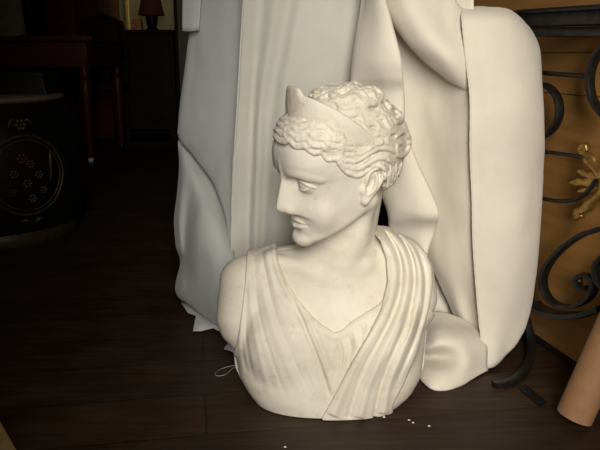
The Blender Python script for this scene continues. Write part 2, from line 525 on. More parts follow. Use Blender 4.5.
mask = poly_sd([(372, 231), (380, 241), (386, 258), (387.5, 282), (381, 309), (367, 337), (352, 362), (341, 383), (331, 402), (322, 418), (320, 440),
                (394, 440), (393, 406), (405, 382), (417, 354), (424, 330), (430, 305), (433, 284), (432, 268), (427, 254), (416, 240), (402, 226), (390, 214), (374, 214)])
MAN.D = MAN.D - 13.0 - MAN.sample_map(H.astype(np.float32))
MAN.D = smax(MAN.D, MAN.sample_map(mask) * 1.83, 4.0)
MAN.D = smax(MAN.D, ((MAN.Z - 0.338) * 1000).astype(np.float32) + 0 * MAN.D, 6)
MAN.D = smax(MAN.D, ((0.0005 - MAN.Z) * 1000).astype(np.float32) + 0 * MAN.D, 3)

# ---- hair
def sculpt_hair():
    v = Vol((-0.07, 1.03, 0.40), (0.235, 1.32, 0.625), 0.0014)
    H = HF
    v.ell(H, (0, 141, -12), (79, 98, 106), 4)
    v.ell(H, (0, 180, 43), (71, 43, 61), 22)
    v.ell(H, (8, 222, -18), (48, 24, 55), 16)
    v.ell(H, (12, 150, -102), (32, 36, 18), 12)
    sl = (slice(None),) * 3
    l, u, f = v.loc(sl, H)
    # hairline: high on the brow, over the ear, down to the nape
    hl = table([-140, -100, -70, -45, -28, -8, 15, 40, 65, 90, 120], [92, 78, 72, 80, 112, 134, 150, 164, 174, 181, 186], f, 4)
    v.D = smax(v.D, (hl - u) * H.s * 0.85, 5)
    del l, u, f, hl
    S = [[(272, 138), (277, 134), (283, 139), (289, 142), (296, 142), (303, 147), (311, 147), (319, 152), (326, 157), (333, 156), (340, 162)],
         [(271, 130), (277, 128), (284, 133), (291, 136), (298, 136), (306, 141), (314, 141), (322, 147), (330, 151), (338, 154), (346, 158)],
         [(272, 123), (279, 121), (286, 126), (294, 130), (302, 130), (310, 135), (319, 136), (327, 142), (335, 146), (344, 150), (353, 151)],
         [(276, 116), (284, 116), (292, 121), (300, 123), (308, 126), (317, 129), (326, 135), (334, 139), (342, 145), (350, 147)],
         [(282, 112), (292, 114), (303, 117), (314, 121), (324, 127), (334, 133), (344, 141), (352, 145)]]
    T = [[(340, 164), (348, 171), (357, 174), (366, 169), (374, 164), (382, 165), (387, 170)],
         [(342, 160), (350, 166), (358, 167), (368, 161), (378, 157), (388, 158), (394, 163)],
         [(344, 156), (353, 160), (362, 156), (371, 150), (380, 147), (391, 148), (398, 154)],
         [(350, 152), (360, 152), (369, 147), (378, 142), (388, 142), (396, 145)]]
    C = [[(312, 88), (322, 86), (332, 89), (342, 86), (352, 88), (362, 91), (372, 94), (382, 100)],
         [(320, 94), (330, 94), (340, 97), (350, 95), (360, 99), (370, 101), (380, 107), (390, 115), (397, 122)],
         [(330, 101), (340, 102), (350, 105), (359, 105), (368, 110), (377, 114), (386, 121), (396, 126)],
         [(340, 109), (350, 111), (358, 115), (367, 118), (376, 125), (386, 129), (397, 134)],
         [(350, 119), (358, 122), (366, 128), (374, 132), (383, 136), (392, 140)],
         [(358, 130), (366, 135), (374, 139), (382, 141)]]
    B = [[(392, 166), (391, 178), (387, 190)], [(398, 165), (396, 177), (391, 188)], [(403, 163), (400, 174), (395, 183)], [(387, 173), (386, 183), (384, 193)]]
    K = [[(396, 137), (402, 132), (408, 137), (408, 147), (403, 155), (396, 154), (396, 146), (401, 143)],
         [(384, 98), (391, 101), (396, 107), (401, 113), (400, 121), (393, 121), (389, 114)],
         [(366, 88), (374, 89), (381, 95), (378, 102), (371, 101)],
         [(376, 122), (384, 117), (391, 124), (386, 131), (379, 129)],
         [(352, 96), (360, 93), (366, 99), (360, 106), (353, 103)]]
    def wavy(ln, amp, wl, ph):
        q = spline(ln[::2] + ([] if len(ln) % 2 else [ln[-1]]), 8)
        tg = np.gradient(q, axis=0); nn = np.stack([-tg[:, 1], tg[:, 0]], 1); nn /= np.linalg.norm(nn, axis=1)[:, None] + 1e-9
        s = np.r_[0, np.cumsum(np.linalg.norm(np.diff(q, axis=0), axis=1))]
        return (q + nn * (amp * np.sin(s / wl * 2 * PI + ph))[:, None])[::2]
    lo_, hi_ = np.array([(271, 136), (289, 141), (306, 147), (324, 154), (341, 162), (353, 169)], float), np.array([(281, 110), (299, 114), (317, 120), (334, 130), (347, 139), (358, 148)], float)
    S = [wavy([tuple(q) for q in lo_ + (hi_ - lo_) * t for _ in (0, 1)][:-1], 1.9, 16.5, 3.4 + 0.5 * i) for i, t in enumerate((0.0, .24, .48, .72, .93))]
    C = [wavy(ln, 2.6, 21 + 2 * (i % 3), 1.9 * i) for i, ln in enumerate(C)]
    jobs = []
    def edge_cast(x, y):
        # near the outline a traced point may just miss the skull: step it inwards
        for t in (0, .03, .06, .1, .15, .2):
            a_, b_ = x + (345 - x) * t, y + (140 - y) * t
            c_ = [q for q in (v.cast(a_, b_), BODY.cast(a_, b_)) if q is not None]
            if c_: return min(c_, key=lambda q: q[1])
        return None
    for grp, off, r, k in ((S, (-1.0, 1.1), 4.3, .5), (T, (-1.7, 1.5), 4.2, .8), (C, (-1.6, 1.6), 5.4, .7), (B, (-1.6, 1.6), 3.2, 1.0), (K, (0,), 6.5, 1.0)):
        for ln in grp:
            q = spline(ln, 4)
            tg = np.gradient(q, axis=0); nn = np.stack([-tg[:, 1], tg[:, 0]], 1); nn /= np.linalg.norm(nn, axis=1)[:, None] + 1e-9
            for oi, o in enumerate(off):
                # the locks of one wave run together and part again
                w = o * (1 + 0.12 * np.sin(np.arange(len(q)) * 0.6 + oi))
                pts = [edge_cast(*(a + b * c)) for a, b, c in zip(q, nn, w)]
                pts = [p for p in pts if p is not None]
                if len(pts) < 3: continue
                jobs.append((np.array(pts), r * (1.1 if oi == 1 else 0.8), k))
    for pts, r, k in jobs:
        loc = ((pts - HF.T) * 1000 / HF.s) @ HF.R.T
        n = len(loc); t = np.linspace(0, 1, n)
        rad = r * (0.55 + 0.45 * np.clip(np.minimum(t, 1 - t) * 6, 0, 1))
        v.chain(HF, loc, rad, k, sm=1)
        m = loc.copy(); m[:, 0] *= -1
        if loc[:, 0].min() > 6: v.chain(HF, m, rad, k, sm=1)
    return v
HAIR = sculpt_hair()

def diadem(mat, parent):
    """crescent headband standing up over the front hair"""
    vs, fs = [], []
    n = 61
    for i in range(n):
        t = -1 + 2 * i / (n - 1); ph = math.radians(93) * t
        bl, bf = 75 * math.sin(ph), -16 + 93 * math.cos(ph)
        bu = 209 - 0.43 * (98 - 98 * math.cos(ph))
        a = abs(t)
        h = 44 * (1 - a ** 2.6) ** 0.8 + 3
        if a < .2: h += 9 * min(1, (.2 - a) / .05)
        out = np.array([math.sin(ph) * 0.6, 0, math.cos(ph)]); out /= np.linalg.norm(out)
        base = np.array([bl, bu - 10, bf]); up = np.array([0, .97, 0]) + out * 0.06 + np.array([0, 0, -0.16])
        th = 4.6
        ring = [(-1, 0), (1, 0), (1.15, .5), (1.0, .9), (.55, 1.0), (-.55, 1.0), (-1, .9), (-1.0, .5)]
        for s, q in ring:
            p = base + up * (h + 10) * q + out * th * s
            vs.append(HF.world(p))
    m = 8
    for i in range(n - 1):
        for j in range(m):
            a, b = i * m + j, i * m + (j + 1) % m
            fs.append((a, b, b + m, a + m))
    fs.append(tuple(range(m))[::-1]); fs.append(tuple(range((n - 1) * m, n * m)))
    o = mesh_from('diadem', vs, fs, mat, parent)
    bm = bmesh.new(); bm.from_mesh(o.data)
    bmesh.ops.recalc_face_normals(bm, faces=bm.faces); bm.to_mesh(o.data); bm.free()
    sb = o.modifiers.new('s', 'SUBSURF'); sb.levels = sb.render_levels = 2
    return o
# ------------------------------------------------------------------ materials
def mat_marble(name, aged=0.0):
    m, nt, b = new_mat(name)
    v = coords(nt, kind='Object')
    n1 = noise(nt, v, 9, 6, 0.6); n2 = noise(nt, v, 55, 6, 0.65); n3 = noise(nt, v, 240, 3, 0.6)
    r = ramp(nt, n1, [(0.32, (.55, .485, .385)), (0.62, (.67, .61, .50))])
    sp = ramp(nt, n2, [(0.58 - .10 * aged, (0, 0, 0)), (0.74, (1, 1, 1))])
    c = mix(nt, sp.outputs[0], r.outputs[0], (.47 - .05 * aged, .385 - .06 * aged, .27 - .05 * aged))
    mm = nt.nodes.new('ShaderNodeMath'); mm.operation = 'MULTIPLY'; mm.inputs[1].default_value = 0.42 + 0.4 * aged
    nt.links.new(sp.outputs[0], mm.inputs[0])
    c = mix(nt, mm.outputs[0], r.outputs[0], (.45 - .05 * aged, .36 - .06 * aged, .25 - .05 * aged))
    nt.links.new(c, b.inputs['Base Color'])
    b.inputs['Roughness'].default_value = 0.62
    b.inputs['Specular IOR Level'].default_value = 0.3
    p = bump(nt, n2, b, 0.16 + 0.2 * aged, 0.0015)
    bump(nt, n3, b, 0.12 + 0.35 * aged, 0.001, p)
    return m

def mat_cloth(name, col, scale=900):
    m, nt, b = new_mat(name)
    v = coords(nt)
    n1 = noise(nt, v, 6, 5, 0.6); n2 = noise(nt, v, 38, 5, 0.6)
    lo = tuple(c * .9 for c in col); hi = tuple(min(1, c * 1.05) for c in col)
    r = ramp(nt, n1, [(0.3, lo), (0.7, hi)])
    nt.links.new(r.outputs[0], b.inputs['Base Color'])
    b.inputs['Roughness'].default_value = 0.9
    b.inputs['Specular IOR Level'].default_value = 0.12
    b.inputs['Sheen Weight'].default_value = 0.15
    w1 = N(nt, 'ShaderNodeTexWave', Scale=scale / 6, Distortion=1.5); w1.bands_direction = 'X'; nt.links.new(v, w1.inputs['Vector'])
    w2 = N(nt, 'ShaderNodeTexWave', Scale=scale / 6, Distortion=1.5); w2.bands_direction = 'Z'; nt.links.new(v, w2.inputs['Vector'])
    ww = mix(nt, 0.5, w1.outputs['Color'], w2.outputs['Color'])
    p = bump(nt, n2, b, 0.14, 0.005)
    bump(nt, ww, b, 0.06, 0.0008, p)
    return m

def mat_floor():
    m, nt, b = new_mat('floorboards')
    v = coords(nt, rot=(0, 0, math.radians(-9)))
    br = N(nt, 'ShaderNodeTexBrick', Scale=1.0)
    br.inputs['Brick Width'].default_value = 2.3; br.inputs['Row Height'].default_value = 0.15
    br.inputs['Mortar Size'].default_value = 0.0022; br.inputs['Mortar Smooth'].default_value = 0.3
    br.inputs['Color1'].default_value = (.8, .8, .8, 1); br.inputs['Color2'].default_value = (.45, .45, .45, 1); br.inputs['Mortar'].default_value = (.05, .05, .05, 1)
    nt.links.new(v, br.inputs['Vector'])
    g = coords(nt, scale=(1.5, 22, 1), rot=(0, 0, math.radians(-9)))
    n1 = noise(nt, g, 3.2, 7, 0.62); n2 = noise(nt, v, 7, 5, 0.6)
    r = ramp(nt, n1, [(0.25, (.022, .012, .007)), (0.5, (.044, .024, .013)), (0.75, (.074, .042, .023))])
    c = mix(nt, 0.75, r.outputs[0], br.outputs['Color'], 'MULTIPLY')
    r2 = ramp(nt, n2, [(0.35, (.55, .55, .55)), (0.7, (1.25, 1.2, 1.15))])
    c = mix(nt, 0.6, c, r2.outputs[0], 'MULTIPLY')
    nt.links.new(c, b.inputs['Base Color'])
    rr = ramp(nt, n2, [(0.3, (.42,) * 3), (0.75, (.68,) * 3)])
    nt.links.new(rr.outputs[0], b.inputs['Roughness'])
    b.inputs['Specular IOR Level'].default_value = 0.25
    p = bump(nt, n1, b, 0.35, 0.002)
    bump(nt, br.outputs['Fac'], b, -0.5, 0.002, p)
    return m

def mat_wood(name, lo, mid, hi, rough=0.5, axis=(3, 3, 30), scale=2.0):
    m, nt, b = new_mat(name)
    v = coords(nt, scale=axis)
    n1 = noise(nt, v, scale, 6, 0.6)
    r = ramp(nt, n1, [(0.25, lo), (0.5, mid), (0.78, hi)])
    nt.links.new(r.outputs[0], b.inputs['Base Color'])
    b.inputs['Roughness'].default_value = rough
    b.inputs['Specular IOR Level'].default_value = 0.2
    bump(nt, n1, b, 0.15, 0.001)
    return m

M = dict(
    marble=mat_marble('old_marble', 0.1),
    marble_dusty=mat_marble('dusty_marble', 0.35),
    marble_aged=mat_marble('weathered_marble', 0.75),
    sheet=mat_cloth('grey_linen', (.42, .43, .405)),
    ecru=mat_cloth('warmer_linen', (.52, .50, .425)),
    canvas=mat_cloth('cream_canvas', (.68, .61, .50)),
    floor=mat_floor(),
    boards=mat_wood('honey_boards', (.24, .115, .032), (.31, .155, .046), (.37, .19, .06), 0.55, (2, 2, 26)),
    gap=plain('dark_gap', (.03, .016, .008), .8),
    iron=plain('black_iron', (.030, .027, .025), .42, .75, .35, 60, .5),
    gilt=plain('gilt_metal', (.36, .22, .065), .4, .85, .35, 90, .4),
    card=plain('brown_cardboard', (.25, .125, .056), .75, 0, .10, 40, .1),
    orange=plain('orange_card', (.55, .16, .03), .6, 0, .1, 40),
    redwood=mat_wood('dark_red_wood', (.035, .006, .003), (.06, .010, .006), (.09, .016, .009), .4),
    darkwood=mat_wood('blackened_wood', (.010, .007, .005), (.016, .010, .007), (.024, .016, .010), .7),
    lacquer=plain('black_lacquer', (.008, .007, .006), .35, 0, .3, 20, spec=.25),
    gold_paint=plain('faded_gold_paint', (.042, .028, .012), .5, .2, .5, 60),
    red_paint=plain('faded_red_paint', (.034, .010, .005), .6, 0, .5, 60),
    pale=plain('pale_board', (.16, .12, .085), .5, 0, .2, 20),
    plaster=plain('dim_plaster', (.16, .14, .10), .9, 0, .15, 3),
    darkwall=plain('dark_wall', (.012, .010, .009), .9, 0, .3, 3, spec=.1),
    olive=plain('pale_olive_plaster', (.30, .27, .16), .9, 0, .25, 5),
    goldframe=plain('gold_frame', (.75, .55, .16), .35, .4, .2, 40),
    shade=plain('dark_red_shade', (.11, .022, .012), .8, 0, .2, 30),
    amber=plain('amber_box', (.50, .22, .06), .6, 0, .3, 30),
    linen_dim=plain('worn_cream_upholstery', (.30, .24, .17), .9, 0, .2, 12),
    plate=plain('dark_steel', (.02, .02, .022), .35, .7, .3, 60),
    tan=plain('tan_board', (.30, .20, .075), .7, 0, .15, 30),
    caster=plain('porcelain_caster', (.6, .55, .45), .4),
    thread=plain('grey_thread', (.35, .38, .38), .8),
    crumb=plain('plaster_crumb', (.75, .66, .52), .9),
)

# ------------------------------------------------------------------ assemble the bust
bust = thing('marble_bust', 'white marble bust of a woman wearing a diadem and draped robe, standing on the floor', 'bust', (0.055, 1.18, 0))
BODY.mesh('body', M['marble'], bust)
TUN.mesh('tunic', M['marble_dusty'], bust)
MAN.mesh('mantle', M['marble'], bust)
HAIR.mesh('hair', M['marble_aged'], bust)
diadem(M['marble_aged'], bust)

# ------------------------------------------------------------------ cloths
from mathutils import noise as mnoise

def cr(a, t):
    """Catmull-Rom through the rows of array a (n,...) at parameters t"""
    n = len(a)
    q = np.concatenate([[2 * a[0] - a[1]], a, [2 * a[-1] - a[-2]]])
    out = []
    for s in t:
        i = min(int(s), n - 2); f = s - i
        p0, p1, p2, p3 = q[i], q[i + 1], q[i + 2], q[i + 3]
        out.append(0.5 * (2 * p1 + (p2 - p0) * f + (2 * p0 - 5 * p1 + 4 * p2 - p3) * f * f + (3 * p1 - p0 - 3 * p2 + p3) * f ** 3))
    return np.array(out)

def grid_patch(rows, nu=10, nv=10, wr=0.0025, seed=0.0, waves=()):
    """smooth surface through a net of points (px, py, depth); returns verts, faces"""
    A = np.array([[P(*q) for q in r] for r in rows])
    nr, nc = A.shape[:2]
    tv = np.linspace(0, nr - 1, (nr - 1) * nv + 1); tu = np.linspace(0, nc - 1, (nc - 1) * nu + 1)
    B = cr(A, tv)
    Cc = cr(B.transpose(1, 0, 2), tu).transpose(1, 0, 2)
    du = np.gradient(Cc, axis=1); dv = np.gradient(Cc, axis=0)
    nn = np.cross(du, dv); nn /= np.linalg.norm(nn, axis=2)[..., None] + 1e-9
    h, w = Cc.shape[:2]
    for i in range(h):
        for j in range(w):
            p = Cc[i, j]
            d = 0.0
            if wr:
                q = Vector((p[0] * 9 + seed, p[1] * 9, p[2] * 5))
                d += wr * 1.6 * mnoise.noise(q) + wr * 0.7 * mnoise.noise(q * 3.1) + wr * 0.3 * abs(mnoise.noise(q * 7.7))
            Cc[i, j] = p + nn[i, j] * d
    V = Cc.reshape(-1, 3)
    F = [(i * w + j, i * w + j + 1, (i + 1) * w + j + 1, (i + 1) * w + j) for i in range(h - 1) for j in range(w - 1)]
    return V, F

def cloth(name, patches, mat, parent=None, thick=0.0016):
    vs, fs = [], []
    for V, F in patches:
        o = len(vs)
        vs += [tuple(v) for v in V]
        fs += [tuple(k + o for k in f) for f in F]
    o = mesh_from(name, vs, fs, mat, parent)
    s = o.modifiers.new('thickness', 'SOLIDIFY'); s.thickness = thick; s.offset = 0
    return o

# the grey sheet hanging on the left
ys = [-70, -20, 30, 80, 120, 138, 156, 178, 205, 232, 280, 325]
sheet_cols = []
for y in ys:
    t = (y + 20) / 345.0
    L = np.interp(y, [-70, 0, 30, 80, 120, 138, 156, 178, 205, 232, 260, 325], [193, 190, 189, 184, 179, 179, 193, 210, 222, 228, 229, 227])
    f1 = np.interp(y, [-70, 0, 110, 180, 330], [247, 243, 237, 232, 229])
    yb = np.interp(y, [-70, 0, 120, 330], [1.0, 1.0, 0.55, 0.5])
    k = float(np.clip((f1 - L) / 54.0, .06, 1))
    row = [(L + 5 * k, y, 1.52 + .17 * k), (L, y, 1.51 + .12 * k), (L + 9 * k, y, 1.505 + .095 * k), ((L + f1) / 2 - 4 * k, y, 1.505 + .065 * k), (f1 - 7 * k, y, 1.502 + .023 * k), (f1, y, 1.500), (f1 + 9, y, 1.512),
           *[(np.interp(y, [-70, 0, 100, 325], q[:4]), y, q[4]) for q in ((267, 262, 253, 246, 1.522), (284, 276, 260, 252, 1.503), (299, 290, 270, 258, 1.513), (309, 301, 281, 266, 1.500), (321, 312, 292, 276, 1.503), (337, 330, 320, 308, 1.510), (350, 346, 338, 332, 1.520))], (np.interp(y, [-70, 0, 55, 82, 325], [374, 370, 360, 357, 354]), y, 1.53),
           (np.interp(y, [-70, 0, 55, 82, 325], [374, 370, 360, 357, 354]) - 6, y, 1.56)]
    sheet_cols.append(row)
sheetA = grid_patch([r[:6] for r in sheet_cols], 5, 9, 0.0026, 3.0)
sheetR = grid_patch([r[5:] for r in sheet_cols], 5, 9, 0.0026, 3.0)
swag = grid_patch([
    [(184, 132, 1.68), (190, 140, 1.67), (201, 152, 1.66), (214, 170, 1.63), (228, 192, 1.60), (238, 215, 1.58)],
    [(178, 142, 1.655), (185, 152, 1.63), (195, 164, 1.61), (208, 182, 1.585), (221, 204, 1.56), (233, 228, 1.55)],
    [(179, 168, 1.64), (184, 172, 1.60), (193, 180, 1.575), (206, 196, 1.555), (220, 216, 1.53), (233, 238, 1.53)],
    [(177, 192, 1.63), (182, 194, 1.59), (190, 200, 1.575), (202, 210, 1.530), (218, 228, 1.505), (234, 248, 1.51)],
    [(173, 222, 1.62), (179, 222, 1.585), (187, 224, 1.58), (198, 228, 1.520), (215, 242, 1.490), (235, 260, 1.48)],
    [(175, 246, 1.63), (180, 246, 1.595), (186, 248, 1.585), (196, 248, 1.520), (214, 258, 1.480), (236, 274, 1.465)],
    [(180, 262, 1.65), (183, 262, 1.615), (187, 265, 1.59), (196, 267, 1.535), (214, 278, 1.480), (237, 292, 1.455)],
    [(175, 288, 1.645), (182, 287, 1.60), (189, 290, 1.575), (199, 296, 1.535), (216, 308, 1.475), (238, 318, 1.435)],
    [(180, 299, 1.645), (186, 301, 1.61), (194, 307, 1.58), (204, 315, 1.545), (220, 328, 1.480), (239, 341, 1.420)],
    [(187, 301, 1.68), (191, 304, 1.65), (198, 309, 1.61), (208, 317, 1.58), (222, 329, 1.51), (241, 341, 1.45)]], 8, 8, 0.0022, 9.0)
def flat_hem(pts, back):
    a = [G(px, py, 0.006) for px, py in pts]; b = [G(px, py, 0.012) for px, py in back]
    V = np.array(a + b); n = len(a)
    return V, [(i, i + 1, n + i + 1, n + i) for i in range(n - 1)]
hem1 = flat_hem([(181, 303), (188, 313), (196, 316), (193, 331), (201, 331), (213, 328), (223, 333), (230, 338)], [(183, 299), (190, 303), (197, 307), (203, 312), (208, 316), (215, 321), (225, 326), (232, 331)])
hem2 = flat_hem([(228, 340), (227, 344), (224, 349), (231, 351), (238, 356)], [(230, 336), (232, 340), (234, 343), (238, 346), (242, 350)])
flap = grid_patch([
    [(183, -30, 1.600), (192, -30, 1.585), (202, -30, 1.575)],
    [(182.5, 0, 1.600), (192, 0, 1.585), (201, -2, 1.575)],
    [(182, 31, 1.600), (191, 31.5, 1.585), (199, 30, 1.578)]], 6, 6, 0.001, 1.0)
sheet = cloth('dust_sheet', [sheetA, swag, hem1, hem2], M['sheet'])
tag(sheet, 'pale grey linen sheet hanging in long folds at the left behind the bust', 'sheet')
tag(cloth('sheet_right_part', [sheetR], M['ecru'], sheet), 'warmer toned right part of the sheet')  # right part of the sheet, coloured warmer than the left
fl = cloth('turned_flap', [flap], M['sheet'], sheet)

# the cream canvas on the right
def rowsB():
    out = []
    for y, l, m1, m2, r, dy in [(-70, 366, 370, 373, 378, 0), (-20, 363, 367, 373, 381, 0), (20, 358, 366, 378, 391, 0), (56, 352, 366, 384, 400, -.022), (76, 350, 366, 385, 402.5, -.012),
                            (95, 349, 366, 386, 404, .012), (130, 351, 370, 390, 405, 0), (155, 362, 382, 400, 415, 0), (180, 376, 393, 410, 426, -.005),
                            (205, 385, 399, 418, 436, -.02), (217, 388, 403, 420, 438.5, -.02), (232, 389, 403, 420, 435, .01), (262, 393, 405, 416, 426, .0), (300, 398, 408, 416, 421, .0)]:
        out.append([(l, y, 1.41), (l + 3, y, 1.395 + dy * .5), (m1, y, 1.375 + dy), (m2, y, 1.345 + dy), (r - 3, y, 1.336 + dy), (r, y, 1.345 + dy), (r - 2, y, 1.372), (r - 9, y, 1.41)])
    return out
patchB = grid_patch(rowsB(), 5, 6, 0.0022, 21.0)
patchD = grid_patch([
    [(380, -60, 1.47), (410, -60, 1.46), (445, -60, 1.43), (472, -60, 1.40)],
    [(382, 20, 1.47), (410, 20, 1.45), (442, 20, 1.41), (474, 20, 1.37)],
    [(390, 80, 1.47), (418, 80, 1.445), (446, 80, 1.40), (476, 80, 1.322)],
    [(396, 150, 1.47), (426, 150, 1.44), (452, 150, 1.375), (480, 150, 1.314)],
    [(406, 220, 1.47), (436, 220, 1.42), (458, 220, 1.36), (482, 220, 1.314)],
    [(424, 252, 1.455), (441, 254, 1.40), (462, 258, 1.355), (483, 260, 1.314)],
    [(442, 290, 1.43), (454, 294, 1.385), (469, 300, 1.36), (485, 300, 1.316)],
    [(458, 325, 1.40), (466, 330, 1.37), (476, 335, 1.35), (487, 335, 1.310)]], 9, 8, 0.0035, 33.0)
patchH = grid_patch([
    [(412, 225, 1.50), (440, 225, 1.50), (475, 225, 1.49)],
    [(412, 280, 1.50), (440, 280, 1.49), (475, 280, 1.47)],
    [(412, 325, 1.46), (440, 328, 1.43), (475, 335, 1.41)]], 6, 6, 0.004, 41.0)
patchE = grid_patch([
    [(372, -75, 1.43), (368, -68, 1.385), (385, -75, 1.33), (403, -80, 1.34), (420, -90, 1.38)],
    [(384, -25, 1.43), (378, -15, 1.385), (394, -24, 1.33), (412, -34, 1.34), (430, -46, 1.38)],
    [(399, 14, 1.43), (391, 22, 1.375), (406, 8, 1.325), (424, -10, 1.335), (438, -28, 1.37)],
    [(421, 44, 1.42), (415, 52, 1.365), (427, 36, 1.315), (440, 14, 1.345), (450, -14, 1.37)],
    [(449, 70, 1.40), (444, 78, 1.355), (449, 60, 1.312), (454, 34, 1.335), (458, 4, 1.37)],
    [(468, 84, 1.39), (467, 91, 1.345), (468, 72, 1.324), (468, 44, 1.334), (465, 9, 1.385)],
    [(478, 86, 1.39), (478, 92, 1.355), (478, 72, 1.335), (477, 44, 1.35), (474, 12, 1.40)]], 8, 8, 0.003, 51.0)
patchG = grid_patch([
    [(404, 316, 1.43), (424, 313, 1.40), (442, 312, 1.385), (460, 318, 1.37), (483, 334, 1.335)],
    [(404, 326, 1.40), (424, 322, 1.365), (442, 320, 1.345), (461, 325, 1.335), (484, 336, 1.316)],
    [(405, 340, 1.375), (424, 337, 1.310), (440, 333, 1.278), (462, 335, 1.278), (486, 343, 1.300)],
    [(406, 348, 1.365), (424, 349, 1.282), (438, 345, 1.254), (464, 345, 1.256), (487, 350, 1.290)],
    [(407, 353, 1.36), (425, 357, 1.310), (440, 357, 1.282), (465, 358, 1.243), (487, 358, 1.283)],
    [(408, 356, 1.355), (425, 368, 1.255), (443, 372, 1.222), (466, 372, 1.231), (487, 365, 1.280)],
    [(408, 358, 1.35), (425, 383, 1.218), (444, 389.5, 1.197), (467, 382, 1.228), (488, 370, 1.278)],
    [(410, 358, 1.36), (427, 383, 1.235), (446, 388, 1.220), (467, 380, 1.245), (488, 369, 1.290)]], 8, 8, 0.0028, 61.0)
patchF = grid_patch([
    [(463, 40, 1.455), (490, 40, 1.455), (515, 42, 1.455), (531, 62, 1.455), (533, 70, 1.455)],
    [(462, 14, 1.43), (489, 12, 1.43), (514, 16, 1.43), (531, 40, 1.44), (532, 55, 1.45)],
    [(461, 9, 1.39), (486, 7.5, 1.39), (511, 10, 1.39), (531, 30, 1.41), (534, 44, 1.44)],
    [(462, 22, 1.335), (488, 20, 1.33), (518, 23, 1.345), (539, 45, 1.385), (535, 54, 1.43)],
    [(466, 62, 1.318), (492, 62, 1.312), (522, 62, 1.325), (541, 66, 1.37), (535, 70, 1.42)],
    [(470, 100, 1.314), (494, 100, 1.306), (524, 100, 1.316), (542.5, 102, 1.36), (535, 104, 1.41)],
    [(470, 150, 1.312), (495, 150, 1.302), (524, 150, 1.314), (543, 150, 1.36), (535, 150, 1.41)],
    [(472, 200, 1.312), (496, 200, 1.302), (523, 200, 1.312), (541.5, 200, 1.355), (534, 200, 1.40)],
    [(473, 245, 1.312), (497, 245, 1.300), (521, 245, 1.310), (538.5, 244, 1.35), (531, 244, 1.40)],
    [(477, 300, 1.312), (498, 300, 1.304), (517, 300, 1.312), (533, 297, 1.345), (527, 297, 1.38)],
    [(480.5, 335, 1.302), (497, 333, 1.302), (512, 331, 1.318), (526.5, 327, 1.34), (520, 326, 1.37)],
    [(484.5, 369, 1.281), (494, 366, 1.290), (504, 357, 1.310), (518, 342, 1.335), (514, 338, 1.36)]], 9, 7, 0.0022, 71.0)
canvas = cloth('canvas_drape', [patchB, patchD, patchE, patchG, patchH], M['canvas'])
tag(canvas, 'cream canvas cloth draped over the iron railing and bunched right of the bust', 'cloth')
cloth('folded_border', [patchF], M['canvas'], canvas, 0.002)
# stitched selvedge along the border
sv, sf = [], []
hem_line = spline([P(461, 10, 1.386), P(462, 22, 1.333), P(466, 62, 1.316), P(470, 100, 1.312), P(470, 150, 1.310), P(472, 200, 1.310), P(473, 245, 1.310), P(477, 300, 1.310), P(480.5, 335, 1.300), P(484.5, 368.5, 1.280)], 14)

def tube_bm(bm, pts, rad, seg=10, flat=None):
    """swept tube; flat=(wide, thin, normal) makes a strap"""
    pts = [Vector(p) for p in pts]
    rad = np.broadcast_to(np.asarray(rad, float), (len(pts),))
    rings = []; ref = None
    for i, p in enumerate(pts):
        t = (pts[min(i + 1, len(pts) - 1)] - pts[max(i - 1, 0)]).normalized()
        if flat: n = Vector(flat[2]).normalized(); n = (n - t * n.dot(t)).normalized()
        else:
            if ref is None: ref = Vector((0, 0, 1)) if abs(t.z) < .9 else Vector((1, 0, 0))
            n = (ref - t * ref.dot(t)).normalized(); ref = n
        b = t.cross(n)
        ring = []
        for k in range(seg):
            a = 2 * PI * k / seg
            ca, sa = math.cos(a), math.sin(a)
            if flat:
                e = 0.45
                ca = math.copysign(abs(ca) ** e, ca); sa = math.copysign(abs(sa) ** e, sa)
                ring.append(bm.verts.new(p + n * ca * flat[0] * rad[i] + b * sa * flat[1] * rad[i]))
            else: ring.append(bm.verts.new(p + (n * ca + b * sa) * rad[i]))
        rings.append(ring)
    for a, b in zip(rings, rings[1:]):
        for k in range(seg): bm.faces.new((a[k], a[(k + 1) % seg], b[(k + 1) % seg], b[k]))
    bm.faces.new(rings[0][::-1]); bm.faces.new(rings[-1])
    return bm

def tube(name, pts, rad, mat, parent=None, seg=10, flat=None):
    o = from_bm(name, tube_bm(bmesh.new(), pts, rad, seg, flat), mat, parent, True)
    autosmooth(o, 50)
    return o

hr = 0.0011 * (1 + 0.35 * np.sin(np.arange(len(hem_line)) * 2.1))
tube('frayed_selvedge', hem_line, hr, M['canvas'], canvas, 6)

def box_bm(bm, lo, hi, bev=0.0, top=None):
    """box between two corners; top=(sx,sy) scales the upper face about its centre"""
    x0, y0, z0 = lo; x1, y1, z1 = hi
    cx, cy = (x0 + x1) / 2, (y0 + y1) / 2
    c = [(x0, y0), (x1, y0), (x1, y1), (x0, y1)]
    tb = [bm.verts.new((x, y, z0)) for x, y in c]
    s = top or (1, 1)
    tt = [bm.verts.new((cx + (x - cx) * s[0], cy + (y - cy) * s[1], z1)) for x, y in c]
    f = [bm.faces.new(tb[::-1]), bm.faces.new(tt)]
    for k in range(4): f.append(bm.faces.new((tb[k], tb[(k + 1) % 4], tt[(k + 1) % 4], tt[k])))
    if bev:
        es = list({e for q in f for e in q.edges})
        bmesh.ops.bevel(bm, geom=es, offset=bev, segments=2, affect='EDGES', profile=0.6)
    return bm

def box(name, lo, hi, mat, parent=None, bev=0.0, top=None):
    o = from_bm(name, box_bm(bmesh.new(), lo, hi, bev, top), mat, parent, True)
    autosmooth(o, 35)
    return o

